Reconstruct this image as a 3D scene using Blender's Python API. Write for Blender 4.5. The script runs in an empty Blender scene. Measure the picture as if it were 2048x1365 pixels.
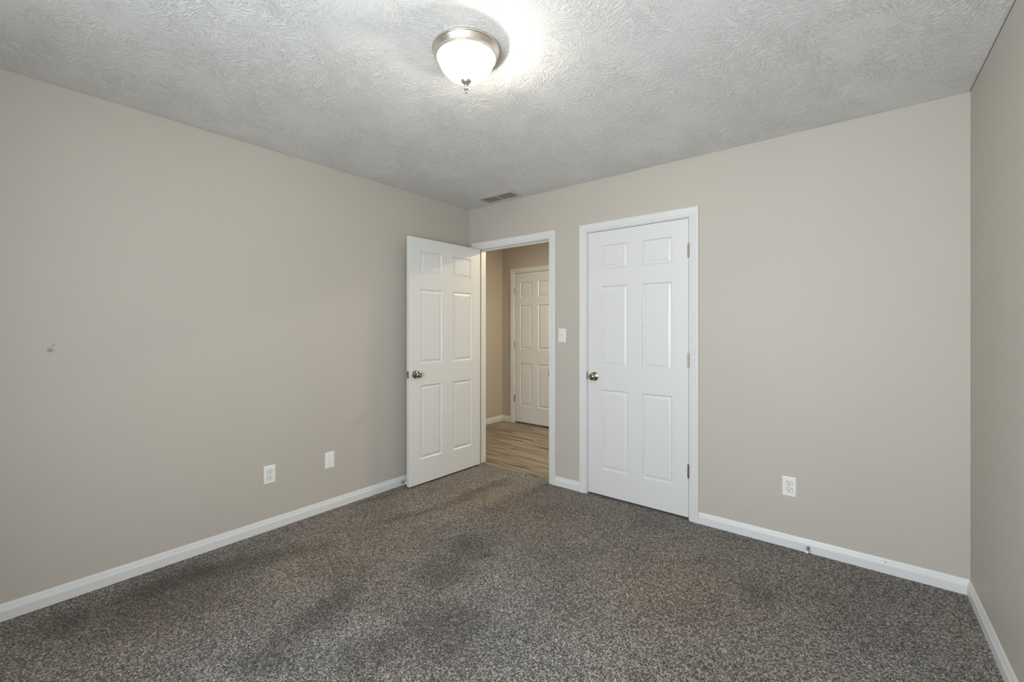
import bpy, bmesh, math, random
from mathutils import Vector, Matrix
random.seed(4)
S = bpy.context.scene
COL = S.collection

# ------------------------------------------------------------------ camera, light, exposure
RES = (2048, 1365)
cam_data = bpy.data.cameras.new('camera')
cam = bpy.data.objects.new('camera', cam_data); COL.objects.link(cam)
cam_data.sensor_width = 36.0
cam_data.lens = 873.56 / 2048 * 36.0
cam_data.shift_y = -(682.5 - 657.75) / 2048
cam_data.clip_start = 0.05
cam.location = (2.9657, -3.0386, 1.2907)
cam.rotation_euler = (math.pi / 2, 0, 0.67603)
S.camera = cam

S.view_settings.view_transform = 'Standard'
S.view_settings.look = 'None'
S.view_settings.gamma = 1.0
S.view_settings.use_curve_mapping = False
S.view_settings.exposure = 0.04
S.cycles.use_denoising = True
S.cycles.max_bounces = 14
S.cycles.diffuse_bounces = 8
S.cycles.glossy_bounces = 4
S.cycles.transparent_max_bounces = 12
S.cycles.sample_clamp_indirect = 8.0

world = bpy.data.worlds.new('daylight'); S.world = world
world.use_nodes = True
world.node_tree.nodes['Background'].inputs[0].default_value = (0.80, 0.90, 1.0, 1)
world.node_tree.nodes['Background'].inputs[1].default_value = 1.0

H = 2.44            # ceiling height
W = 3.374           # back wall length
RS = 0.0141         # slight skew of the right wall
YF = -3.62          # front wall, behind the camera
WT = 0.115          # wall thickness
WIN = (1.75, 3.1, 0.75, 2.1)     # window in the front wall: x0, x1, z0, z1

def area_light(name, loc, rot, sx, sy, power, color):
    d = bpy.data.lights.new(name, 'AREA'); d.shape = 'RECTANGLE'
    d.size = sx; d.size_y = sy; d.energy = power; d.color = color
    o = bpy.data.objects.new(name, d); COL.objects.link(o)
    o.location = loc; o.rotation_euler = rot
    return o
DAYLIGHT = 112
LAMP = 3300
HALL = 31
area_light('window_daylight', ((WIN[0]+WIN[1])/2, YF-WT+0.01, (WIN[2]+WIN[3])/2), (math.pi/2, 0, 0),
           WIN[1]-WIN[0], WIN[3]-WIN[2], DAYLIGHT, (0.87, 0.945, 1.0))
area_light('hall_lamp', (1.02, 1.14, 2.40), (0, 0, 0), 0.16, 0.16, HALL, (1.0, 0.87, 0.63))

# ------------------------------------------------------------------ node helpers
def mat(name):
    m = bpy.data.materials.new(name); m.use_nodes = True
    nt = m.node_tree; b = nt.nodes['Principled BSDF']
    return m, nt, b
def N(nt, t, **kw):
    n = nt.nodes.new(t)
    for k, v in kw.items():
        if k.startswith('i_'): n.inputs[k[2:].replace('_', ' ')].default_value = v
        else: setattr(n, k, v)
    return n
def L(nt, a, b): nt.links.new(a, b)
def ramp(nt, stops, src=None, interp='LINEAR'):
    r = nt.nodes.new('ShaderNodeValToRGB'); cr = r.color_ramp; cr.interpolation = interp
    while len(cr.elements) < len(stops): cr.elements.new(0.5)
    for e, (p, c) in zip(cr.elements, stops):
        e.position = p; e.color = c if len(c) == 4 else (*c, 1)
    if src is not None: L(nt, src, r.inputs[0])
    return r
def g(v): return (v, v, v, 1)
def mth(nt, op, a, b=None):
    n = nt.nodes.new('ShaderNodeMath'); n.operation = op
    for i, x in enumerate((a, b)):
        if x is None: continue
        if isinstance(x, (int, float)): n.inputs[i].default_value = x
        else: L(nt, x, n.inputs[i])
    return n.outputs[0]
def mix(nt, fac, a, b, mode='MIX'):
    n = nt.nodes.new('ShaderNodeMix'); n.data_type = 'RGBA'; n.blend_type = mode
    for i, x in ((0, fac), (6, a), (7, b)):
        if isinstance(x, (int, float)): n.inputs[i].default_value = x
        elif isinstance(x, tuple): n.inputs[i].default_value = x if len(x) == 4 else (*x, 1)
        else: L(nt, x, n.inputs[i])
    return n.outputs[2]
def coords(nt): return nt.nodes.new('ShaderNodeTexCoord').outputs['Object']
def bump(nt, b, height, strength, dist):
    n = nt.nodes.new('ShaderNodeBump'); n.inputs['Strength'].default_value = strength
    n.inputs['Distance'].default_value = dist
    L(nt, height, n.inputs['Height']); L(nt, n.outputs[0], b.inputs['Normal'])

def simple(name, col, rough=0.4, metal=0.0, bs=0.0, bscale=60, bdist=0.002):
    m, nt, b = mat(name)
    b.inputs['Base Color'].default_value = (*col, 1)
    b.inputs['Roughness'].default_value = rough
    b.inputs['Metallic'].default_value = metal
    if bs:
        c = coords(nt)
        n = N(nt, 'ShaderNodeTexNoise'); n.inputs['Scale'].default_value = bscale; n.inputs['Detail'].default_value = 3
        L(nt, c, n.inputs['Vector'])
        bump(nt, b, n.outputs[0], bs, bdist)
        r = ramp(nt, [(0.3, (*[x*0.985 for x in col], 1)), (0.7, (*[min(1, x*1.015) for x in col], 1))], n.outputs[0])
        L(nt, r.outputs[0], b.inputs['Base Color'])
    return m

def wall_paint(name, col, marks=()):
    m, nt, b = mat(name)
    c = coords(nt)
    n = N(nt, 'ShaderNodeTexNoise'); n.inputs['Scale'].default_value = 140; n.inputs['Detail'].default_value = 2
    L(nt, c, n.inputs['Vector'])
    bump(nt, b, n.outputs[0], 0.12, 0.001)
    n2 = N(nt, 'ShaderNodeTexNoise'); n2.inputs['Scale'].default_value = 1.3; n2.inputs['Detail'].default_value = 2
    L(nt, c, n2.inputs['Vector'])
    r = ramp(nt, [(0.3, tuple(x*0.985 for x in col)), (0.7, tuple(min(1, x*1.015) for x in col))], n2.outputs[0])
    out = r.outputs[0]
    for (p, rad, dark) in marks:       # scuffs of known place and shape
        d = N(nt, 'ShaderNodeVectorMath', operation='DISTANCE'); d.inputs[1].default_value = p
        w = N(nt, 'ShaderNodeTexNoise'); w.inputs['Scale'].default_value = 70; L(nt, c, w.inputs['Vector'])
        L(nt, c, d.inputs[0])
        v = mth(nt, 'ADD', d.outputs['Value'], mth(nt, 'MULTIPLY', w.outputs[0], rad * 1.6))
        rr = ramp(nt, [(0.0, g(1)), (1.0, g(0))], mth(nt, 'DIVIDE', v, rad * 2.2))
        out = mix(nt, mth(nt, 'MULTIPLY', rr.outputs[0], 1.5), out, dark)
    L(nt, out, b.inputs['Base Color'])
    b.inputs['Roughness'].default_value = 0.55
    b.inputs['Specular IOR Level'].default_value = 0.35
    return m

PAINT = (0.505, 0.467, 0.416)
M = {}
M['wall'] = wall_paint('greige_wall_paint', PAINT)
M['wall_left'] = wall_paint('greige_wall_paint_scuffed', PAINT,
    marks=[((0, -2.797, 1.190), 0.012, (0.20, 0.185, 0.17)), ((0, -2.785, 1.215), 0.006, (0.30, 0.28, 0.26)),
           ((0, -1.043, 1.020), 0.004, (0.16, 0.14, 0.12))])
M['trim'] = simple('white_trim_paint', (0.70, 0.70, 0.695), 0.35, 0, 0.05, 90)
M['baseboard'] = wall_paint('white_baseboard_paint', (0.70, 0.70, 0.695), marks=[((3.061, -0.011, 0.057), 0.005, (0.05, 0.045, 0.04)),
           ((0.011, -2.645, 0.063), 0.0035, (0.12, 0.11, 0.10))])
M['baseboard'].node_tree.nodes['Principled BSDF'].inputs['Roughness'].default_value = 0.38
M['door'] = simple('white_door_paint', (0.70, 0.70, 0.69), 0.38, 0, 0.05, 120)
M['plastic'] = simple('white_plastic', (0.82, 0.82, 0.79), 0.3, 0, 0.02, 200)
M['almond'] = simple('off_white_plastic', (0.76, 0.73, 0.67), 0.35, 0, 0.02, 200)
M['slot'] = simple('dark_slot', (0.015, 0.015, 0.014), 0.6)
M['rubber'] = simple('white_rubber', (0.78, 0.77, 0.75), 0.6)
M['vent'] = simple('vent_enamel', (0.54, 0.505, 0.45), 0.45, 0, 0.03, 100)
M['vent_dark'] = simple('duct_dark', (0.27, 0.25, 0.22), 0.8)

def metal(name, col, rough, scale=(1, 1, 60)):
    m, nt, b = mat(name)
    b.inputs['Metallic'].default_value = 1.0
    c = coords(nt)
    mp = N(nt, 'ShaderNodeMapping'); mp.inputs['Scale'].default_value = scale; L(nt, c, mp.inputs[0])
    n = N(nt, 'ShaderNodeTexNoise'); n.inputs['Scale'].default_value = 40; L(nt, mp.outputs[0], n.inputs['Vector'])
    r = ramp(nt, [(0.25, tuple(x*0.9 for x in col)), (0.75, tuple(min(1, x*1.06) for x in col))], n.outputs[0])
    L(nt, r.outputs[0], b.inputs['Base Color'])
    rr = ramp(nt, [(0.2, g(rough*0.8)), (0.8, g(rough*1.2))], n.outputs[0]); L(nt, rr.outputs[0], b.inputs['Roughness'])
    return m
M['nickel'] = metal('brushed_nickel', (0.74, 0.69, 0.62), 0.32)
M['knob'] = metal('aged_nickel', (0.36, 0.33, 0.25), 0.20)
M['hinge'] = metal('hinge_nickel', (0.40, 0.36, 0.29), 0.34)
M['chrome'] = metal('bright_steel', (0.62, 0.62, 0.62), 0.16)

def ceiling_mat():
    m, nt, b = mat('textured_ceiling_paint')
    c = coords(nt)
    wn = N(nt, 'ShaderNodeTexNoise'); wn.inputs['Scale'].default_value = 5.0; wn.inputs['Detail'].default_value = 2
    L(nt, c, wn.inputs['Vector'])
    sub = N(nt, 'ShaderNodeVectorMath', operation='SUBTRACT'); L(nt, wn.outputs['Color'], sub.inputs[0]); sub.inputs[1].default_value = (0.5, 0.5, 0.5)
    sc = N(nt, 'ShaderNodeVectorMath', operation='SCALE'); sc.inputs['Scale'].default_value = 0.22; L(nt, sub.outputs[0], sc.inputs[0])
    ad = N(nt, 'ShaderNodeVectorMath', operation='ADD'); L(nt, c, ad.inputs[0]); L(nt, sc.outputs[0], ad.inputs[1])
    heights = []
    for k, (vs, ns, off) in enumerate(((6.0, 105, 0.0), (8.5, 150, 3.7))):
        sh = N(nt, 'ShaderNodeVectorMath', operation='ADD'); L(nt, ad.outputs[0], sh.inputs[0]); sh.inputs[1].default_value = (off, off*0.7, 0)
        v = N(nt, 'ShaderNodeTexVoronoi'); v.voronoi_dimensions = '2D'; v.inputs['Scale'].default_value = vs
        L(nt, sh.outputs[0], v.inputs['Vector'])
        sp = N(nt, 'ShaderNodeSeparateColor'); L(nt, v.outputs['Color'], sp.inputs[0])
        rot = N(nt, 'ShaderNodeVectorRotate', rotation_type='Z_AXIS'); L(nt, sh.outputs[0], rot.inputs['Vector'])
        L(nt, mth(nt, 'MULTIPLY', sp.outputs[0], 6.283), rot.inputs['Angle'])
        mp = N(nt, 'ShaderNodeMapping'); mp.inputs['Scale'].default_value = (1.0, 0.13, 1.0); L(nt, rot.outputs[0], mp.inputs[0])
        n = N(nt, 'ShaderNodeTexNoise'); n.inputs['Scale'].default_value = ns; n.inputs['Detail'].default_value = 2.5
        n.inputs['Distortion'].default_value = 0.5
        L(nt, mp.outputs[0], n.inputs['Vector'])
        r = ramp(nt, [(0.50, g(0)), (0.57, g(0.8)), (0.68, g(1))] if k == 0 else [(0.455, g(0)), (0.50, g(0.9)), (0.545, g(0))], n.outputs[0])
        heights.append(r.outputs[0])
    h = mth(nt, 'MAXIMUM', heights[0], heights[1])
    mk = N(nt, 'ShaderNodeTexNoise'); mk.inputs['Scale'].default_value = 3.5; mk.inputs['Detail'].default_value = 1; L(nt, c, mk.inputs['Vector'])
    mr = ramp(nt, [(0.34, g(0.35)), (0.52, g(1))], mk.outputs[0])
    h2 = mth(nt, 'MULTIPLY', h, mr.outputs[0])
    fine = N(nt, 'ShaderNodeTexNoise'); fine.inputs['Scale'].default_value = 160; L(nt, c, fine.inputs['Vector'])
    h3 = mth(nt, 'ADD', h2, mth(nt, 'MULTIPLY', fine.outputs[0], 0.22))
    bump(nt, b, h3, 0.70, 0.0034)
    b.inputs['Base Color'].default_value = (0.76, 0.76, 0.755, 1)
    b.inputs['Roughness'].default_value = 0.5
    return m
M['ceiling'] = ceiling_mat()

# soiled (d), browned (b) and lighter (l) patches of the worn carpet: x, y, direction, half length, half width
STAINS = [
('d', 0.33, -2.05, 1.22, 0.44, 0.1),
('d', 0.52, -1.13, 1.26, 0.23, 0.05),
('d', 0.59, -0.51, 1.57, 0.49, 0.07),
('d', 1.16, -1.16, 1.05, 0.14, 0.16),
('d', 1.23, -1.44, 1.55, 0.16, 0.15),
('d', 1.02, -1.92, 1.45, 0.11, 0.1),
('d', 1.08, -2.09, 1.2, 0.15, 0.1),
('d', 1.58, -1.76, 0.2, 0.19, 0.2),
('d', 1.42, -2.06, 1.09, 0.15, 0.12),
('d', 0.09, -1.1, 1.38, 0.23, 0.035),
('d', 2.58, -0.63, -2.96, 0.1, 0.12),
('d', 0.22, -2.38, 1.63, 0.22, 0.09),
('d', 0.25, -2.79, 2.21, 0.13, 0.12),
('d', 1.17, -2.3, 1.2, 0.12, 0.1),
('b', 0.71, -1.7, 1.71, 0.46, 0.28),
('b', 0.61, -2.45, 1.62, 0.21, 0.2),
('b', 0.75, -0.56, 1.29, 0.30, 0.2),
('b', 2.3, -0.95, -0.16, 0.4, 0.4),
('b', 1.0, -0.85, 1.35, 0.75, 0.55),
('d', 0.35, -2.45, 1.5, 0.42, 0.28),
('d', 2.0, -2.0, 0.2, 0.3, 0.12),
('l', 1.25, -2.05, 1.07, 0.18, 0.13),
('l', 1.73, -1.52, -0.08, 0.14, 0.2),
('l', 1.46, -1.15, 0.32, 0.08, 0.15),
]
def carpet_mat():
    m, nt, b = mat('grey_brown_carpet')
    c = coords(nt)
    v = N(nt, 'ShaderNodeTexVoronoi'); v.inputs['Scale'].default_value = 215; v.voronoi_dimensions = '2D'
    wn = N(nt, 'ShaderNodeTexNoise'); wn.inputs['Scale'].default_value = 75; wn.inputs['Detail'].default_value = 2; L(nt, c, wn.inputs['Vector'])
    sc = N(nt, 'ShaderNodeVectorMath', operation='SCALE'); sc.inputs['Scale'].default_value = 0.010; L(nt, wn.outputs['Color'], sc.inputs[0])
    ad = N(nt, 'ShaderNodeVectorMath', operation='ADD'); L(nt, c, ad.inputs[0]); L(nt, sc.outputs[0], ad.inputs[1])
    L(nt, ad.outputs[0], v.inputs['Vector'])
    sp = N(nt, 'ShaderNodeSeparateColor'); L(nt, v.outputs['Color'], sp.inputs[0])
    n = N(nt, 'ShaderNodeTexNoise'); n.inputs['Scale'].default_value = 285; n.inputs['Detail'].default_value = 3; L(nt, c, n.inputs['Vector'])
    tuft = mth(nt, 'ADD', mth(nt, 'MULTIPLY', sp.outputs[0], 0.45), mth(nt, 'MULTIPLY', n.outputs[0], 0.55))
    fleck = ramp(nt, [(0.26, (0.029, 0.026, 0.022)), (0.45, (0.130, 0.118, 0.104)), (0.60, (0.265, 0.246, 0.225)), (0.76, (0.62, 0.59, 0.555))], tuft)
    # broad worn / soiled patches
    big = N(nt, 'ShaderNodeTexNoise'); big.inputs['Scale'].default_value = 2.6; big.inputs['Detail'].default_value = 4; big.inputs['Roughness'].default_value = 0.55
    L(nt, c, big.inputs['Vector'])
    dk = ramp(nt, [(0.34, g(0.82)), (0.50, g(0.96)), (0.68, g(1.08))], big.outputs[0])
    col = mix(nt, 1.0, fleck.outputs[0], dk.outputs[0], 'MULTIPLY')
    warm = N(nt, 'ShaderNodeTexNoise'); warm.inputs['Scale'].default_value = 1.1; warm.inputs['Detail'].default_value = 2
    of = N(nt, 'ShaderNodeVectorMath', operation='ADD'); of.inputs[1].default_value = (7.3, 1.9, 0); L(nt, c, of.inputs[0]); L(nt, of.outputs[0], warm.inputs['Vector'])
    wr = ramp(nt, [(0.42, (0.98, 0.98, 0.98)), (0.62, (1.02, 0.97, 0.91))], warm.outputs[0])
    col = mix(nt, 1.0, col, wr.outputs[0], 'MULTIPLY')
    jn = N(nt, 'ShaderNodeTexNoise'); jn.inputs['Scale'].default_value = 9.0; jn.inputs['Detail'].default_value = 5; L(nt, c, jn.inputs['Vector'])
    js = N(nt, 'ShaderNodeVectorMath', operation='SUBTRACT'); js.inputs[1].default_value = (0.5, 0.5, 0.5); L(nt, jn.outputs['Color'], js.inputs[0])
    jj = N(nt, 'ShaderNodeVectorMath', operation='MULTIPLY'); jj.inputs[1].default_value = (0.16, 0.16, 0); L(nt, js.outputs[0], jj.inputs[0])
    cj = N(nt, 'ShaderNodeVectorMath', operation='ADD'); L(nt, c, cj.inputs[0]); L(nt, jj.outputs[0], cj.inputs[1])
    for kind, sx, sy, ang, ra, rb in STAINS:
        mp = N(nt, 'ShaderNodeMapping', vector_type='TEXTURE'); mp.inputs['Location'].default_value = (sx, sy, 0)
        mp.inputs['Rotation'].default_value = (0, 0, ang); mp.inputs['Scale'].default_value = (ra*(1.8 if kind == 'b' else 1.35), rb*(2.1 if kind == 'b' else 1.5), 1)
        L(nt, cj.outputs[0], mp.inputs[0])
        ln = N(nt, 'ShaderNodeVectorMath', operation='LENGTH'); L(nt, mp.outputs[0], ln.inputs[0])
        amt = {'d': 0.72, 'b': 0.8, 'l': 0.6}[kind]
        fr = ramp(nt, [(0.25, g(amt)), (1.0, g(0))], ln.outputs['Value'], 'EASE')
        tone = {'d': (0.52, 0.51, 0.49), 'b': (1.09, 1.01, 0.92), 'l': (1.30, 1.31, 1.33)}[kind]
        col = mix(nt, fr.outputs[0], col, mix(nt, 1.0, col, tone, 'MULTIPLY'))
    L(nt, col, b.inputs['Base Color'])
    b.inputs['Roughness'].default_value = 0.95
    b.inputs['Specular IOR Level'].default_value = 0.1
    b.inputs['Sheen Weight'].default_value = 0.15
    bh = mth(nt, 'ADD', mth(nt, 'MULTIPLY', v.outputs['Distance'], -120.0 * 0.006), tuft)
    bump(nt, b, bh, 0.9, 0.006)
    return m
M['carpet'] = carpet_mat()

def plank_mat():
    m, nt, b = mat('oak_vinyl_planks')
    c = coords(nt)
    br = N(nt, 'ShaderNodeTexBrick'); br.offset = 0.37; br.inputs['Scale'].default_value = 1.0
    br.inputs['Brick Width'].default_value = 1.22; br.inputs['Row Height'].default_value = 0.18
    br.inputs['Mortar Size'].default_value = 0.0012; br.inputs['Color1'].default_value = g(0.2); br.inputs['Color2'].default_value = g(0.8); br.inputs['Mortar'].default_value = g(0.0)
    L(nt, c, br.inputs['Vector'])
    mp = N(nt, 'ShaderNodeMapping'); mp.inputs['Scale'].default_value = (1.6, 16, 1); L(nt, c, mp.inputs[0])
    sh = N(nt, 'ShaderNodeVectorMath', operation='ADD'); L(nt, mp.outputs[0], sh.inputs[0])
    sh2 = N(nt, 'ShaderNodeVectorMath', operation='SCALE'); sh2.inputs['Scale'].default_value = 9.0; L(nt, br.outputs['Color'], sh2.inputs[0]); L(nt, sh2.outputs[0], sh.inputs[1])
    n = N(nt, 'ShaderNodeTexNoise'); n.inputs['Scale'].default_value = 1.3; n.inputs['Detail'].default_value = 5; n.inputs['Distortion'].default_value = 0.8
    L(nt, sh.outputs[0], n.inputs['Vector'])
    r = ramp(nt, [(0.28, (0.075, 0.058, 0.040)), (0.42, (0.19, 0.155, 0.115)), (0.56, (0.275, 0.232, 0.178)), (0.75, (0.38, 0.335, 0.27))], n.outputs[0])
    tint = mix(nt, 0.25, r.outputs[0], br.outputs['Color'], 'SOFT_LIGHT')
    seam = mix(nt, mth(nt, 'MULTIPLY', br.outputs['Fac'], 0.6), tint, (0.05, 0.04, 0.03))
    L(nt, seam, b.inputs['Base Color'])
    b.inputs['Roughness'].default_value = 0.45
    bump(nt, b, n.outputs[0], 0.1, 0.002)
    return m
M['planks'] = plank_mat()

def dome_mat():
    m = bpy.data.materials.new('frosted_dome_glass'); m.use_nodes = True
    nt = m.node_tree; nt.nodes.clear()
    out = nt.nodes.new('ShaderNodeOutputMaterial')
    c = coords(nt)
    mp = N(nt, 'ShaderNodeMapping'); mp.inputs['Scale'].default_value = (9, 9, 3); L(nt, c, mp.inputs[0])
    n = N(nt, 'ShaderNodeTexNoise'); n.inputs['Scale'].default_value = 2.2; n.inputs['Detail'].default_value = 3; n.inputs['Distortion'].default_value = 1.6; L(nt, mp.outputs[0], n.inputs['Vector'])
    r = ramp(nt, [(0.40, (0.42, 0.37, 0.27)), (0.47, (0.70, 0.66, 0.56)), (0.6, (0.80, 0.77, 0.70))], n.outputs[0])
    tl = nt.nodes.new('ShaderNodeBsdfTranslucent'); L(nt, r.outputs[0], tl.inputs[0])
    pb = nt.nodes.new('ShaderNodeBsdfPrincipled'); L(nt, r.outputs[0], pb.inputs['Base Color']); pb.inputs['Roughness'].default_value = 0.2
    tr = nt.nodes.new('ShaderNodeBsdfTransparent')
    m1 = nt.nodes.new('ShaderNodeMixShader'); m1.inputs[0].default_value = 0.45; L(nt, tl.outputs[0], m1.inputs[1]); L(nt, pb.outputs[0], m1.inputs[2])
    m2 = nt.nodes.new('ShaderNodeMixShader'); m2.inputs[0].default_value = 0.22; L(nt, m1.outputs[0], m2.inputs[1]); L(nt, tr.outputs[0], m2.inputs[2])
    L(nt, m2.outputs[0], out.inputs[0])
    return m
M['dome'] = dome_mat()
def bulb_mat():
    m = bpy.data.materials.new('lit_bulb'); m.use_nodes = True
    nt = m.node_tree; nt.nodes.clear()
    out = nt.nodes.new('ShaderNodeOutputMaterial'); e = nt.nodes.new('ShaderNodeEmission')
    e.inputs[0].default_value = (1.0, 0.92, 0.79, 1); e.inputs[1].default_value = LAMP
    L(nt, e.outputs[0], out.inputs[0]); return m
M['bulb'] = bulb_mat()
def pane_mat():
    m = bpy.data.materials.new('window_glass'); m.use_nodes = True
    nt = m.node_tree; nt.nodes.clear()
    out = nt.nodes.new('ShaderNodeOutputMaterial')
    tr = nt.nodes.new('ShaderNodeBsdfTransparent'); gl = nt.nodes.new('ShaderNodeBsdfGlossy'); gl.inputs['Roughness'].default_value = 0.02
    mx = nt.nodes.new('ShaderNodeMixShader'); mx.inputs[0].default_value = 0.06
    L(nt, tr.outputs[0], mx.inputs[1]); L(nt, gl.outputs[0], mx.inputs[2]); L(nt, mx.outputs[0], out.inputs[0]); return m
M['pane'] = pane_mat()

# ------------------------------------------------------------------ mesh helpers
def obj(name, bm, material, parent=None, smooth=False, bevel=0.0, angle=60):
    bmesh.ops.recalc_face_normals(bm, faces=bm.faces)
    me = bpy.data.meshes.new(name)
    for f in bm.faces: f.smooth = smooth
    bm.to_mesh(me); bm.free()
    for mm in (material if isinstance(material, (list, tuple)) else [material]): me.materials.append(mm)
    if smooth: me.set_sharp_from_angle(angle=math.radians(40))
    o = bpy.data.objects.new(name, me); COL.objects.link(o)
    if parent: o.parent = parent
    if bevel:
        md = o.modifiers.new('bevel', 'BEVEL'); md.width = bevel; md.segments = 2
        md.limit_method = 'ANGLE'; md.angle_limit = math.radians(angle)
    return o
def tag(o, label, cat, group=None, kind=None):
    o['label'] = label; o['category'] = cat
    if group: o['group'] = group
    if kind: o['kind'] = kind
    return o
def thing(name, label, cat, loc=(0, 0, 0), rot=(0, 0, 0), group=None, kind=None):
    o = bpy.data.objects.new(name, None); COL.objects.link(o)
    o.empty_display_size = 0.05; o.location = loc; o.rotation_euler = rot
    return tag(o, label, cat, group, kind)
def box(bm, a, b, mtx=None):
    x0, y0, z0 = a; x1, y1, z1 = b
    vs = [bm.verts.new(p) for p in ((x0,y0,z0),(x1,y0,z0),(x1,y1,z0),(x0,y1,z0),(x0,y0,z1),(x1,y0,z1),(x1,y1,z1),(x0,y1,z1))]
    for f in ((0,3,2,1),(4,5,6,7),(0,1,5,4),(1,2,6,5),(2,3,7,6),(3,0,4,7)): bm.faces.new([vs[i] for i in f])
    if mtx: bmesh.ops.transform(bm, matrix=mtx, verts=vs)
    return vs
def prism(bm, ring0, ring1):
    a = [bm.verts.new(p) for p in ring0]; b = [bm.verts.new(p) for p in ring1]
    n = len(a)
    for i in range(n): bm.faces.new((a[i], a[(i+1) % n], b[(i+1) % n], b[i]))
    bm.faces.new(a); bm.faces.new(b[::-1])
    return a + b
def sweep(bm, rings, caps=True):
    rv = [[bm.verts.new(p) for p in r] for r in rings]; n = len(rings[0])
    for a, b in zip(rv, rv[1:]):
        for i in range(n): bm.faces.new((a[i], a[(i+1) % n], b[(i+1) % n], b[i]))
    if caps: bm.faces.new(rv[0]); bm.faces.new(rv[-1][::-1])
def lathe(bm, prof, seg=40, mtx=None):
    """profile of (radius, height) turned about z"""
    rows = []; allv = []
    for r, z in prof:
        if r < 1e-6: row = [bm.verts.new((0, 0, z))]
        else: row = [bm.verts.new((r*math.cos(2*math.pi*i/seg), r*math.sin(2*math.pi*i/seg), z)) for i in range(seg)]
        rows.append(row); allv += row
    for a, b in zip(rows, rows[1:]):
        for i in range(seg):
            j = (i+1) % seg
            if len(a) == 1 and len(b) == 1: continue
            if len(a) == 1: bm.faces.new((a[0], b[j], b[i]))
            elif len(b) == 1: bm.faces.new((a[i], a[j], b[0]))
            else: bm.faces.new((a[i], a[j], b[j], b[i]))
    if mtx: bmesh.ops.transform(bm, matrix=mtx, verts=allv)
    return allv
def tube(bm, pts, r, seg=8):
    rings = []
    for i, p in enumerate(pts):
        p = Vector(p); t = (Vector(pts[min(i+1, len(pts)-1)]) - Vector(pts[max(i-1, 0)])).normalized()
        u = t.orthogonal().normalized() if i == 0 else (u - t*u.dot(t)).normalized()
        v = t.cross(u)
        rings.append([p + u*r*math.cos(2*math.pi*k/seg) + v*r*math.sin(2*math.pi*k/seg) for k in range(seg)])
    sweep(bm, rings)

# ------------------------------------------------------------------ room shell
def struct(name, bm, m, label, cat, **kw):
    return tag(obj(name, bm, m, **kw), label, cat, kind='structure')

XR = lambda y: W - RS * y          # face of the skewed right wall at a given y
HL, HF, HR = -1.0, 1.69, 1.15      # hall: left wall face, far wall face, right end face

bm = bmesh.new()                   # carpet, also running into the closet
box(bm, (0, YF, -0.02), (XR(YF), 0.055, 0))
box(bm, (HR+0.06, 0.055, -0.02), (2.3, 0.78, 0))
struct('floor', bm, M['carpet'], 'grey brown worn carpet covering the bedroom floor', 'carpet')
bm = bmesh.new(); box(bm, (HL, 0.055, -0.02), (HR, HF+WT, -0.006))
struct('floor_hall', bm, M['planks'], 'wood look plank floor of the hall beyond the open doorway', 'floor')
bm = bmesh.new()
G = 0.003
prism(bm, [(G, YF+G, H), (XR(YF)-G, YF+G, H), (XR(0)-G, -G, H), (G, -G, H)], [(G, YF+G, H+0.02), (XR(YF)-G, YF+G, H+0.02), (XR(0)-G, -G, H+0.02), (G, -G, H+0.02)])
box(bm, (-WT, YF-WT, H+0.02), (W+0.3, WT, H+0.05))
struct('ceiling', bm, M['ceiling'], 'white swirl textured bedroom ceiling around the lamp', 'ceiling')
bm = bmesh.new(); box(bm, (HL, WT, H), (HR, HF, H+0.05))
struct('ceiling_hall', bm, M['ceiling'], 'ceiling of the hall beyond the doorway', 'ceiling')

# doorway and closet openings (clear, between the jamb faces)
DW = (0.109, 0.924, 2.040)
CL = (1.285, 2.054, 2.040)
JT = 0.018
bm = bmesh.new()
zb = -0.02
xs = [HL-WT, DW[0]-JT, DW[1]+JT, CL[0]-JT, CL[1]+JT, W+0.3]
for i in (0, 2, 4): box(bm, (xs[i], 0, zb), (xs[i+1], WT, H+0.02))
for i, zt in ((1, DW[2]+JT), (3, CL[2]+JT)): box(bm, (xs[i], 0, zt), (xs[i+1], WT, H+0.02))
struct('wall_back', bm, M['wall'], 'beige back wall holding the doorway and the closed door', 'wall')
bm = bmesh.new(); box(bm, (-WT, YF-WT, zb), (0, 0, H+0.02))
struct('wall_left', bm, M['wall_left'], 'long beige left wall with two low cover plates', 'wall')
bm = bmesh.new()
prism(bm, [(XR(0), 0, zb), (XR(YF), YF-WT, zb), (XR(YF)+WT, YF-WT, zb), (XR(0)+WT, 0, zb)],
          [(XR(0), 0, H+0.02), (XR(YF), YF-WT, H+0.02), (XR(YF)+WT, YF-WT, H+0.02), (XR(0)+WT, 0, H+0.02)])
struct('wall_right', bm, M['wall'], 'beige right wall at the edge of the view', 'wall')
bm = bmesh.new()
box(bm, (0, YF-WT, zb), (WIN[0], YF, H+0.02)); box(bm, (WIN[1], YF-WT, zb), (XR(YF), YF, H+0.02))
box(bm, (WIN[0], YF-WT, zb), (WIN[1], YF, WIN[2])); box(bm, (WIN[0], YF-WT, WIN[3]), (WIN[1], YF, H+0.02))
struct('wall_front', bm, M['wall'], 'beige front wall with the window, behind the camera', 'wall')
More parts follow.
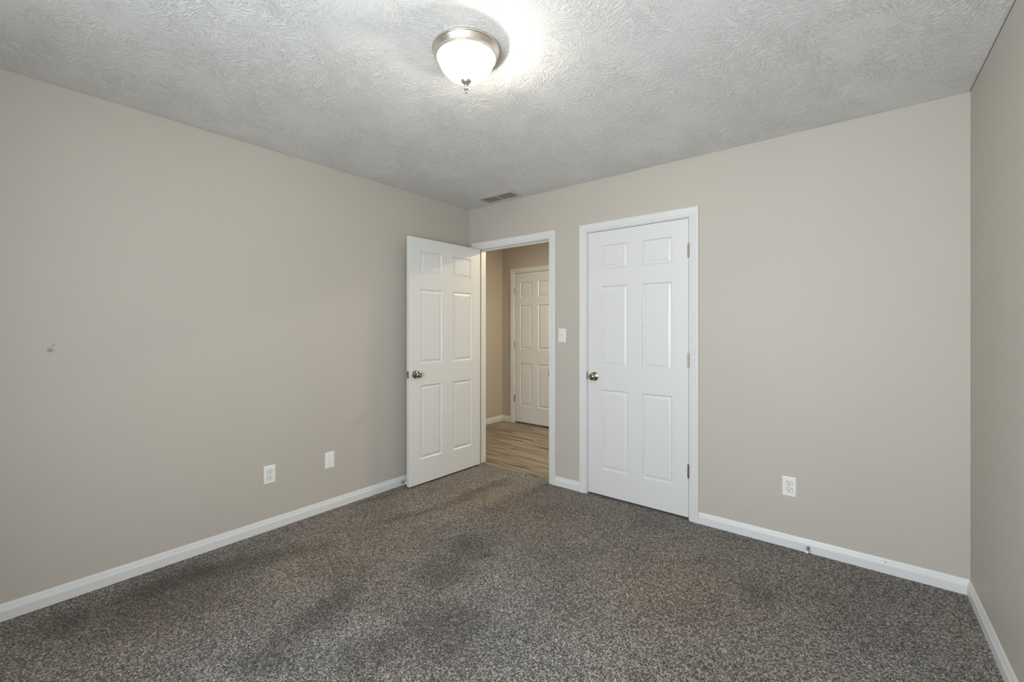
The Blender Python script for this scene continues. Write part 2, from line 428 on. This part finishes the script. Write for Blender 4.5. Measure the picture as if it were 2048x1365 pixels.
# hall
bm = bmesh.new(); box(bm, (HL-WT, WT, zb), (HL, HF+WT, H))
struct('wall_hall_left', bm, M['wall'], 'tan side wall of the hall seen through the doorway', 'wall')
HD = (-0.781, -0.088, 2.050)       # hall door opening
bm = bmesh.new()
box(bm, (HL, HF, zb), (HD[0]-JT, HF+WT, H)); box(bm, (HD[1]+JT, HF, zb), (HR+WT, HF+WT, H))
box(bm, (HD[0]-JT, HF, HD[2]+JT), (HD[1]+JT, HF+WT, H)); box(bm, (HD[0]-JT, HF+0.06, zb), (HD[1]+JT, HF+WT, HD[2]+JT))
struct('wall_hall_far', bm, M['wall'], 'tan far wall of the hall around the hall door', 'wall')
bm = bmesh.new(); box(bm, (HR, WT, zb), (HR+0.06, HF, H))
struct('wall_hall_right', bm, M['wall'], 'wall closing the right end of the hall', 'wall')
bm = bmesh.new(); box(bm, (HR+0.06, 0.78, zb), (2.36, 0.84, H)); box(bm, (2.3, WT, zb), (2.36, 0.78, H))
struct('wall_closet', bm, M['wall'], 'inner walls of the closet behind the closed door', 'wall')

# baseboards
BP = [(0, -0.004), (0.013, -0.004), (0.013, 0.044), (0.0108, 0.0475), (0.0103, 0.051), (0.0075, 0.0585), (0.0072, 0.062), (0.0045, 0.070), (0.0030, 0.0737), (0, 0.0737)]
def baseboard(name, a, b, nrm, label, z0=0.0, ma=0, mb=0):
    """run from a to b along the wall; ma/mb = +1 inside mitre at that end"""
    a = Vector((*a, 0)); b = Vector((*b, 0)); n = Vector((*nrm, 0)); d = (b-a).normalized()
    bm = bmesh.new()
    sweep(bm, [[a + d*ma*o + n*o + Vector((0, 0, z+z0)) for o, z in BP], [b - d*mb*o + n*o + Vector((0, 0, z+z0)) for o, z in BP]])
    return struct(name, bm, M['baseboard'], label, 'baseboard')
CW, RV = 0.060, 0.006              # casing width and reveal
cout = lambda o: (o[0]-RV-CW, o[1]+RV+CW)
baseboard('baseboard_left', (0, YF), (0, 0), (1, 0), 'long white baseboard along the left wall', ma=1, mb=1)
baseboard('baseboard_back', (0, 0), (cout(DW)[0], 0), (0, -1), 'short bit of white baseboard in the corner behind the open door', ma=1)
baseboard('baseboard_back', (cout(DW)[1], 0), (cout(CL)[0], 0), (0, -1), 'short white baseboard between the doorway and closet casings')
baseboard('baseboard_back', (cout(CL)[1], 0), (W, 0), (0, -1), 'white baseboard from the closet door to the right corner', mb=1)
rd = Vector((RS, -1)).normalized()
baseboard('baseboard_right', (XR(0), 0), (XR(YF), YF), (-1, 0), 'white baseboard along the right wall', ma=1)
baseboard('baseboard_front', (0, YF), (XR(YF), YF), (0, 1), 'white baseboard under the window behind the camera', ma=1, mb=1)
baseboard('baseboard_hall', (HL, WT), (HL, HF), (1, 0), 'cream baseboard on the side wall of the hall', z0=-0.003, mb=1)
baseboard('baseboard_hall', (HL, HF), (cout(HD)[0], HF), (0, -1), 'short cream baseboard left of the hall door casing', z0=-0.003, ma=1)

# door casings with jambs
CP = [(0, 0), (0, 0.007), (0.003, 0.0095), (0.012, 0.0105), (0.0145, 0.0085), (0.018, 0.0115), (0.036, 0.0145), (0.048, 0.0165), (0.054, 0.0165), (0.0575, 0.0150), (0.060, 0.0115), (0.060, 0)]
def casing_bm(o, y, sgn, z0):
    """mitred moulding round an opening on the wall face y; sgn = direction out of the wall"""
    bm = bmesh.new(); x0, x1, zt = o[0]-RV, o[1]+RV, o[2]+RV
    sweep(bm, [[(x0-u, y+sgn*d, z0) for u, d in CP], [(x0-u, y+sgn*d, zt+u) for u, d in CP],
               [(x1+u, y+sgn*d, zt+u) for u, d in CP], [(x1+u, y+sgn*d, z0) for u, d in CP]])
    return bm
def jamb_bm(o, y0, y1, z0, stop):
    bm = bmesh.new(); x0, x1, zt = o
    box(bm, (x0-JT, y0, z0), (x0, y1, zt+JT)); box(bm, (x1, y0, z0), (x1+JT, y1, zt+JT)); box(bm, (x0, y0, zt), (x1, y1, zt+JT))
    return bm
def stop_bm(o, a, b, z0):
    bm = bmesh.new(); x0, x1, zt = o; s = 0.010
    box(bm, (x0, a, z0), (x0+s, b, zt)); box(bm, (x1-s, a, z0), (x1, b, zt)); box(bm, (x0+s, a, zt-s), (x1-s, b, zt))
    return bm
def doorset_trim(name, o, y, sgn, depth, z0, label, stop=(0.042, 0.075)):
    t = struct(name, casing_bm(o, y, sgn, z0), M['trim'], label, 'door casing')
    ya, yb = sorted((y, y - sgn*depth))
    obj('jamb', jamb_bm(o, ya, yb, z0, None), M['trim'], t, bevel=0.001)
    sa, sb = sorted((y - sgn*stop[0], y - sgn*stop[1]))
    obj('stop_strip', stop_bm(o, sa, sb, z0), M['trim'], t, bevel=0.001)
    return t
t1 = doorset_trim('trim_1', DW, 0, -1, WT, 0.0, 'white casing framing the open doorway to the hall')
obj('hall_side_casing', casing_bm(DW, WT, 1, -0.006), M['trim'], t1)
bm = bmesh.new(); box(bm, (DW[1]-0.0016, -0.0035, 0.890), (DW[1]-0.0002, 0.034, 0.950)); box(bm, (DW[1]-0.0022, -0.006, 0.899), (DW[1]+0.0004, -0.001, 0.941))
obj('strike_plate', bm, M['hinge'], t1)
t2 = doorset_trim('trim_2', CL, 0, -1, WT, 0.0, 'white casing around the closed closet door')
bm = bmesh.new()
pts = [(0.0, -0.034), (-0.005, -0.024), (-0.0075, -0.010), (-0.0075, 0.010), (-0.005, 0.024), (0.0, 0.034)]
prism(bm, [(CL[0]+0.001+u, -0.0015, 0.922+v) for u, v in pts], [(CL[0]+0.001+u, 0.003, 0.922+v) for u, v in pts])
obj('strike_plate', bm, M['hinge'], t2)
t3 = doorset_trim('trim_3', HD, HF, -1, 0.06, -0.006, 'cream looking casing around the hall door', stop=(0.042, 0.058))

# ------------------------------------------------------------------ six-panel doors
def leaf_bm(w, h, th, px, pz):
    """local: x along the width, y = 0 front face (looking to -y) to th, z up"""
    bm = bmesh.new()
    xs = [0] + [v for p in px for v in p] + [w]; zs = [0] + [v for p in pz for v in p] + [h]
    ispan = lambda a, b, ps: any(abs(a-p[0]) < 1e-6 and abs(b-p[1]) < 1e-6 for p in ps)
    prof = [(0, 0), (0.0010, 0.0012), (0.0070, 0.0090), (0.0090, 0.0096), (0.0290, 0.0050), (0.0303, 0.0018)]
    for side in (0, 1):
        Y = lambda d: d if side == 0 else th - d
        for xa, xb in zip(xs, xs[1:]):
            for za, zb_ in zip(zs, zs[1:]):
                if ispan(xa, xb, px) and ispan(za, zb_, pz):
                    prev = None
                    for o, d in prof:
                        r = [bm.verts.new(p) for p in ((xa+o, Y(d), za+o), (xb-o, Y(d), za+o), (xb-o, Y(d), zb_-o), (xa+o, Y(d), zb_-o))]
                        if prev:
                            for k in range(4): bm.faces.new((prev[k], prev[(k+1) % 4], r[(k+1) % 4], r[k]))
                        prev = r
                    bm.faces.new(prev)
                else:
                    bm.faces.new([bm.verts.new(p) for p in ((xa, Y(0), za), (xb, Y(0), za), (xb, Y(0), zb_), (xa, Y(0), zb_))])
    for (p0, p1) in (((0, 0), (w, 0)), ((w, 0), (w, h)), ((w, h), (0, h)), ((0, h), (0, 0))):
        vals = xs if p0[1] == p1[1] else zs
        q = sorted(vals)
        for a, b in zip(q, q[1:]):
            if p0[1] == p1[1]: c = ((a, 0, p0[1]), (b, 0, p0[1]), (b, th, p0[1]), (a, th, p0[1]))
            else: c = ((p0[0], 0, a), (p0[0], 0, b), (p0[0], th, b), (p0[0], th, a))
            bm.faces.new([bm.verts.new(v) for v in c])
    bmesh.ops.remove_doubles(bm, verts=bm.verts, dist=1e-5)
    return bm
KNOB = [(0, 0), (0.033, 0), (0.0335, 0.002), (0.032, 0.0055), (0.027, 0.008), (0.022, 0.0085), (0.0195, 0.011), (0.0125, 0.014), (0.0115, 0.027), (0.0135, 0.031),
        (0.021, 0.034), (0.0262, 0.040), (0.0275, 0.046), (0.0265, 0.052), (0.0225, 0.058), (0.0145, 0.0615), (0.007, 0.0625), (0.006, 0.0615), (0, 0.0615)]
HINGE = [(0, -0.048), (0.003, -0.0478), (0.0042, -0.046), (0.0058, -0.0448)] + \
        [(r, -0.0448+0.0896*k/5+dz) for k in range(6) for r, dz in ((0.0064, 0.0), (0.0064, 0.0))][1:-1] + \
        [(0.0058, 0.0448), (0.0042, 0.046), (0.003, 0.0478), (0, 0.048)]
def knob(parent, loc, sgn):
    """sgn -1: points to local -y"""
    bm = bmesh.new(); lathe(bm, KNOB, 36, Matrix.Translation(loc) @ Matrix.Rotation(math.pi/2 * (1 if sgn < 0 else -1), 4, 'X'))
    return obj('knob', bm, M['knob'], parent, smooth=True)
def hinge(parent, x, y, z, arm):
    bm = bmesh.new(); lathe(bm, HINGE, 16, Matrix.Translation((x, y, z)))
    box(bm, (min(x, x+arm), y+0.0035, z-0.0445), (max(x, x+arm), y+0.0065, z+0.0445))
    return obj('hinge', bm, M['hinge'], parent, smooth=True)
PZ = lambda b: [(0.215-b, 0.823-b), (1.003-b, 1.615-b), (1.746-b, 1.927-b)]
TH = 0.035
# closet door (closed)
zb1 = 0.015
d1 = thing('door_1', 'closed white six panel closet door with a nickel knob', 'door', (CL[0]+0.003, 0.004, zb1), kind='structure')
w1 = CL[1]-CL[0]-0.006
obj('leaf', leaf_bm(w1, CL[2]-0.003-zb1, TH, [(0.114, 0.327), (0.440, 0.653)], PZ(zb1)), M['door'], d1, bevel=0.0015, angle=80)
knob(d1, (0.059, 0, 0.921-zb1), -1)
for z in (1.818, 1.078, 0.330): hinge(d1, w1+0.0015, -0.0075, z-zb1, -0.004)
# bedroom door (swung open against the left wall); local frame of the closed door, pin at the origin
zb2 = 0.014
AO = math.radians(91.5)
d2 = thing('door_2', 'white six panel door swung open towards the left wall', 'door', (DW[0], -0.008, zb2), (0, 0, -AO), kind='structure')
w2 = DW[1]-DW[0]-0.006
bm = leaf_bm(w2, DW[2]-0.003-zb2, TH, [(0.112, 0.341), (0.468, 0.697)], PZ(zb2))
bmesh.ops.translate(bm, verts=bm.verts, vec=(0.003, 0.008, 0))
obj('leaf', bm, M['door'], d2, bevel=0.0015, angle=80)
knob(d2, (0.003+w2-0.060, 0.008+TH, 0.918-zb2), 1)
knob(d2, (0.003+w2-0.060, 0.008, 0.918-zb2), -1)
bm = bmesh.new(); xe = 0.003+w2; zc = 0.918-zb2
box(bm, (xe-0.0005, 0.008+0.006, zc-0.029), (xe+0.0012, 0.008+TH-0.006, zc+0.029))
lp = obj('latch_plate', bm, M['knob'], d2, bevel=0.0005)
bm = bmesh.new()
prism(bm, [(xe, 0.018, zc-0.008), (xe+0.011, 0.018, zc-0.008), (xe+0.002, 0.034, zc-0.008), (xe, 0.034, zc-0.008)], [(xe, 0.018, zc+0.008), (xe+0.011, 0.018, zc+0.008), (xe+0.002, 0.034, zc+0.008), (xe, 0.034, zc+0.008)])
obj('latch_bolt', bm, M['chrome'], lp)
for z in (1.818, 1.078, 0.330): hinge(d2, 0.0, 0.0, z-zb2, 0.003)
# hall door (closed)
zb3 = 0.016
d3 = thing('door_3', 'closed six panel hall door seen through the doorway', 'door', (HD[0]+0.003, HF+0.004, zb3), kind='structure')
w3 = HD[1]-HD[0]-0.006
x3 = HD[0]+0.003
obj('leaf', leaf_bm(w3, HD[2]-0.003-zb3, TH, [(-0.689-x3, -0.490-x3), (-0.388-x3, -0.189-x3)], [(0.240-zb3, 0.820-zb3), (1.012-zb3, 1.608-zb3), (1.712-zb3, 1.925-zb3)]), M['door'], d3, bevel=0.0015, angle=80)
for z in (1.807, 1.072, 0.335): hinge(d3, -0.0015, -0.0075, z-zb3, 0.004)

# ------------------------------------------------------------------ window behind the camera
wf = thing('window_1', 'wide white framed window behind the camera', 'window', (WIN[0], YF-WT, WIN[2]), kind='structure')
ww, wh = WIN[1]-WIN[0], WIN[3]-WIN[2]
bm = bmesh.new()
for a, b in (((0, 0.03, 0), (0.05, 0.09, wh)), ((ww-0.05, 0.03, 0), (ww, 0.09, wh)), ((0.05, 0.03, 0), (ww-0.05, 0.09, 0.05)), ((0.05, 0.03, wh-0.05), (ww-0.05, 0.09, wh)), ((ww/2-0.025, 0.035, 0.05), (ww/2+0.025, 0.085, wh-0.05))): box(bm, a, b)
obj('window_frame', bm, M['trim'], wf)
for xa, xb in ((0.05, ww/2-0.025), (ww/2+0.025, ww-0.05)):
    bm = bmesh.new(); box(bm, (xa, 0.058, 0.05), (xb, 0.062, wh-0.05)); obj('pane', bm, M['pane'], wf)
bm = bmesh.new(); box(bm, (-0.04, 0.09, -0.02), (ww+0.04, WT+0.03, 0.0)); obj('window_sill', bm, M['trim'], wf, bevel=0.003)

# ------------------------------------------------------------------ ceiling light
LX, LY = 1.697, -1.757
cl = thing('ceiling_light', 'lit flush mount dome lamp with a brushed nickel rim on the ceiling', 'ceiling light', (LX, LY, H))
bm = bmesh.new()
lathe(bm, [(0.060, -0.001), (0.134, -0.001), (0.1375, -0.004), (0.1385, -0.008), (0.1370, -0.012), (0.1345, -0.013), (0.1320, -0.018), (0.1265, -0.031), (0.1245, -0.036), (0.1250, -0.038), (0.1240, -0.041), (0.1205, -0.042), (0.1185, -0.040), (0.1180, -0.034), (0.120, -0.020), (0.110, -0.006), (0.060, -0.005)], 72)
obj('rim', bm, M['nickel'], cl, smooth=True)
bm = bmesh.new()
op = [(0.1135, -0.030), (0.1142, -0.040), (0.1132, -0.050), (0.1095, -0.063), (0.1020, -0.079), (0.0915, -0.094), (0.0770, -0.107), (0.0595, -0.1165), (0.0400, -0.1225), (0.0200, -0.1260), (0.0, -0.1270)]
lathe(bm, op, 64)
obj('glass_dome', bm, M['dome'], cl, smooth=True)
bm = bmesh.new()
lathe(bm, [(0, -0.122), (0.012, -0.1235), (0.0205, -0.1285), (0.0225, -0.1325), (0.0215, -0.1365), (0.0150, -0.1430), (0.0070, -0.1490), (0.0042, -0.1530), (0.0040, -0.1580), (0.0080, -0.1615), (0.0100, -0.1650), (0.0075, -0.1690), (0.0034, -0.1715), (0.0030, -0.1740), (0.0052, -0.1770), (0.0046, -0.1805), (0.0, -0.1830)], 28)
obj('finial', bm, M['nickel'], cl, smooth=True)
cr, sr = 0.50, 0.866
for off, up, rad, lit in ((0.058, -0.077, 0.018, True), (-0.060, -0.072, 0.018, False)):
    bm = bmesh.new()
    bmesh.ops.create_icosphere(bm, subdivisions=2, radius=rad, matrix=Matrix.Translation((off*cr, off*sr, up)))
    obj('bulb', bm, M['bulb' if lit else 'plastic'], cl, smooth=True)
    bm = bmesh.new(); lathe(bm, [(0, -0.005), (0.012, -0.005), (0.012, up+rad), (0, up+rad)], 16, Matrix.Translation((off*cr, off*sr, 0)))
    obj('socket', bm, M['plastic'], cl)

# ------------------------------------------------------------------ ceiling vent
vt = thing('ceiling_vent', 'beige two bank ceiling air vent next to the back wall', 'vent', (0.500, -0.134, H))
bm = bmesh.new(); hw, hd = 0.194, 0.086
iw, idp = 0.168, 0.062
ringo = [(-hw, -hd), (hw, -hd), (hw, hd), (-hw, hd)]; ringi = [(-iw, -idp), (iw, -idp), (iw, idp), (-iw, idp)]
ringm = [(-iw-0.006, -idp-0.006), (iw+0.006, -idp-0.006), (iw+0.006, idp+0.006), (-iw-0.006, idp+0.006)]
rv = []
for r, z in ((ringo, -0.0005), (ringo, -0.003), (ringm, -0.0085), (ringi, -0.0085), (ringi, -0.0005)):
    rv.append([bm.verts.new((x, y, z)) for x, y in r])
for a, b in zip(rv, rv[1:]):
    for k in range(4): bm.faces.new((a[k], a[(k+1) % 4], b[(k+1) % 4], b[k]))
obj('frame', bm, M['vent'], vt)
for s in (-1, 1):
    bm = bmesh.new()
    xa, xb = (0.006, iw) if s > 0 else (-iw, -0.006)
    for k in range(11):
        yy = -idp + 0.006 + k*(2*idp-0.012)/10
        R = Matrix.Translation((0, yy, -0.0045)) @ Matrix.Rotation(math.radians(38), 4, 'X')
        box(bm, (xa, -0.0058, -0.0005), (xb, 0.0058, 0.0005), R)
    obj('louvers', bm, M['vent'], vt)
bm = bmesh.new(); box(bm, (-0.006, -idp, -0.0095), (0.006, idp, -0.001)); obj('divider', bm, M['vent'], vt, bevel=0.001)
bm = bmesh.new(); box(bm, (-iw, -idp, -0.0012), (iw, idp, -0.0004)); obj('duct', bm, M['vent_dark'], vt)

# ------------------------------------------------------------------ cover plates.  local: plate in xz, facing -y, back at y = 0
PW, PH = 0.0705, 0.1155
def plate_bm(w, h, t=0.0062):
    bm = bmesh.new()
    def rr(a, b, r, y, n=4):
        out = []
        for cx, cz, s in ((a-r, b-r, 0), (-a+r, b-r, 1), (-a+r, -b+r, 2), (a-r, -b+r, 3)):
            for k in range(n+1):
                an = math.pi/2*(s + k/n); out.append((cx+r*math.cos(an), y, cz+r*math.sin(an)))
        return out
    sweep(bm, [rr(w/2, h/2, 0.004, -0.0002), rr(w/2, h/2, 0.004, -0.0022), rr(w/2-0.0015, h/2-0.0015, 0.004, -0.0042), rr(w/2-0.006, h/2-0.006, 0.003, -t)])
    return bm
def screw(parent, z, y=-0.0062):
    bm = bmesh.new(); lathe(bm, [(0, 0), (0.0034, 0), (0.0030, 0.0010), (0, 0.0013)], 16, Matrix.Translation((0, y, z)) @ Matrix.Rotation(math.pi/2, 4, 'X'))
    return obj('screw', bm, M['almond'], parent, smooth=True)
def make_outlet(label, loc, rot):
    t = thing('wall_outlet', label, 'outlet', loc, rot, group='duplex wall outlets')
    obj('cover_plate', plate_bm(PW, PH), M['plastic'], t)
    for s in (1, -1):
        bm = bmesh.new(); zc = s*0.0195; ring = []
        for k in range(40):
            an = 2*math.pi*k/40; x = 0.0172*math.cos(an); z = 0.0172*math.sin(an)
            ring.append((x, max(-0.0132, min(0.0132, z))))
        # dark seam ring, then the face
        sweep(bm, [[(x*1.07, -0.0060, zc+z*1.07) for x, z in ring], [(x*1.07, -0.0064, zc+z*1.07) for x, z in ring]])
        obj('seam', bm, M['slot'], t)
        bm = bmesh.new()
        sweep(bm, [[(x, -0.0060, zc+z) for x, z in ring], [(x, -0.0078, zc+z) for x, z in ring], [(x*0.94, -0.0086, zc+z*0.94) for x, z in ring]])
        f = obj('receptacle', bm, M['plastic'], t)
        for nm, a, b in (('slot', (-0.0078, 0.0004), (-0.0050, 0.0088)), ('slot', (0.0050, 0.0012), (0.0078, 0.0082))):
            bm = bmesh.new(); box(bm, (a[0], -0.0090, zc+a[1]), (b[0], -0.0083, zc+b[1])); obj(nm, bm, M['slot'], f)
        bm = bmesh.new(); lathe(bm, [(0, 0), (0.0030, 0), (0.0030, 0.0007), (0, 0.0007)], 14, Matrix.Translation((0, -0.0083, zc-0.0062)) @ Matrix.Rotation(math.pi/2, 4, 'X'))
        obj('ground_hole', bm, M['slot'], f)
    screw(t, 0.0)
    return t
def copy_tree(o, parent=None):
    c = o.copy(); COL.objects.link(c)
    if parent: c.parent = parent
    for ch in list(o.children): copy_tree(ch, c)
    return c
LEFTROT = (0, 0, math.pi/2)        # local -y -> world +x
o1 = make_outlet('white duplex outlet low on the back wall right of the closet door', (2.6285, 0, 0.3575), (0, 0, 0))
o2 = copy_tree(o1); o2.location = (0, -1.826, 0.3545); o2.rotation_euler = LEFTROT
o2['label'] = 'white duplex outlet low on the left wall'
bp = thing('blank_wall_plate', 'white wall plate without sockets on the left wall near the open door', 'wall plate', (0, -1.421, 0.3530), LEFTROT)
obj('cover_plate', plate_bm(PW, PH), M['plastic'], bp)
bm = bmesh.new()
prof = [(-0.0165, -0.006), (-0.0165, -0.0080), (-0.0140, -0.0090), (-0.006, -0.0070), (0.003, -0.0066), (0.0115, -0.0080), (0.0150, -0.0098), (0.0165, -0.0085), (0.0165, -0.006)]
sweep(bm, [[(x, y, -0.046) for x, y in prof], [(x, y, 0.046) for x, y in prof]])
obj('insert', bm, M['plastic'], bp)
sw = thing('light_switch', 'off white toggle light switch between the doorway and the closet door', 'light switch', (1.054, 0, 1.235))
obj('cover_plate', plate_bm(PW, PH), M['almond'], sw)
bm = bmesh.new(); box(bm, (-0.005, -0.0066, -0.012), (0.005, -0.0060, 0.012)); obj('toggle_slot', bm, M['almond'], sw)
bm = bmesh.new(); prism(bm, [(-0.0042, -0.006, -0.004), (0.0042, -0.006, -0.004), (0.0042, -0.006, 0.008), (-0.0042, -0.006, 0.008)],
                             [(-0.0034, -0.017, 0.006), (0.0034, -0.017, 0.006), (0.0034, -0.016, 0.0125), (-0.0034, -0.016, 0.0125)])
obj('toggle', bm, M['almond'], sw, bevel=0.0006)
bm = bmesh.new(); box(bm, (-0.0045, -0.0070, 0.0000), (0.0045, -0.0064, 0.0115)); obj('toggle_gap', bm, M['slot'], sw)
screw(sw, 0.030); screw(sw, -0.030)

# ------------------------------------------------------------------ spring door stops.  local: pointing to -y from the board face
def make_stop(label, loc, rot):
    t = thing('spring_door_stop', label, 'door stop', loc, rot, group='spring door stops on the baseboards')
    RX = Matrix.Rotation(math.pi/2, 4, 'X')
    bm = bmesh.new(); lathe(bm, [(0, 0), (0.0095, 0), (0.0095, 0.0025), (0.0060, 0.0050), (0.0045, 0.0090), (0, 0.0090)], 20, RX); obj('base', bm, M['chrome'], t, smooth=True)
    bm = bmesh.new(); n = 14*12
    pts = [(0.0050*math.cos(2*math.pi*k/12), -0.006-0.052*k/n, 0.0050*math.sin(2*math.pi*k/12)) for k in range(n+1)]
    tube(bm, pts, 0.0011, 6); obj('spring', bm, M['chrome'], t, smooth=True)
    bm = bmesh.new(); lathe(bm, [(0, 0.056), (0.0062, 0.056), (0.0078, 0.060), (0.0078, 0.069), (0.0066, 0.0715), (0, 0.0720)], 20, RX); obj('rubber_tip', bm, M['rubber'], t, smooth=True)
    return t
s1 = make_stop('small spring door stop on the baseboard below the right outlet', (2.722, -0.013, 0.031), (0, 0, 0))
s2 = copy_tree(s1); s2.location = (0.013, -0.815, 0.036); s2.rotation_euler = LEFTROT
s2['label'] = 'small spring door stop on the left baseboard at the open door'
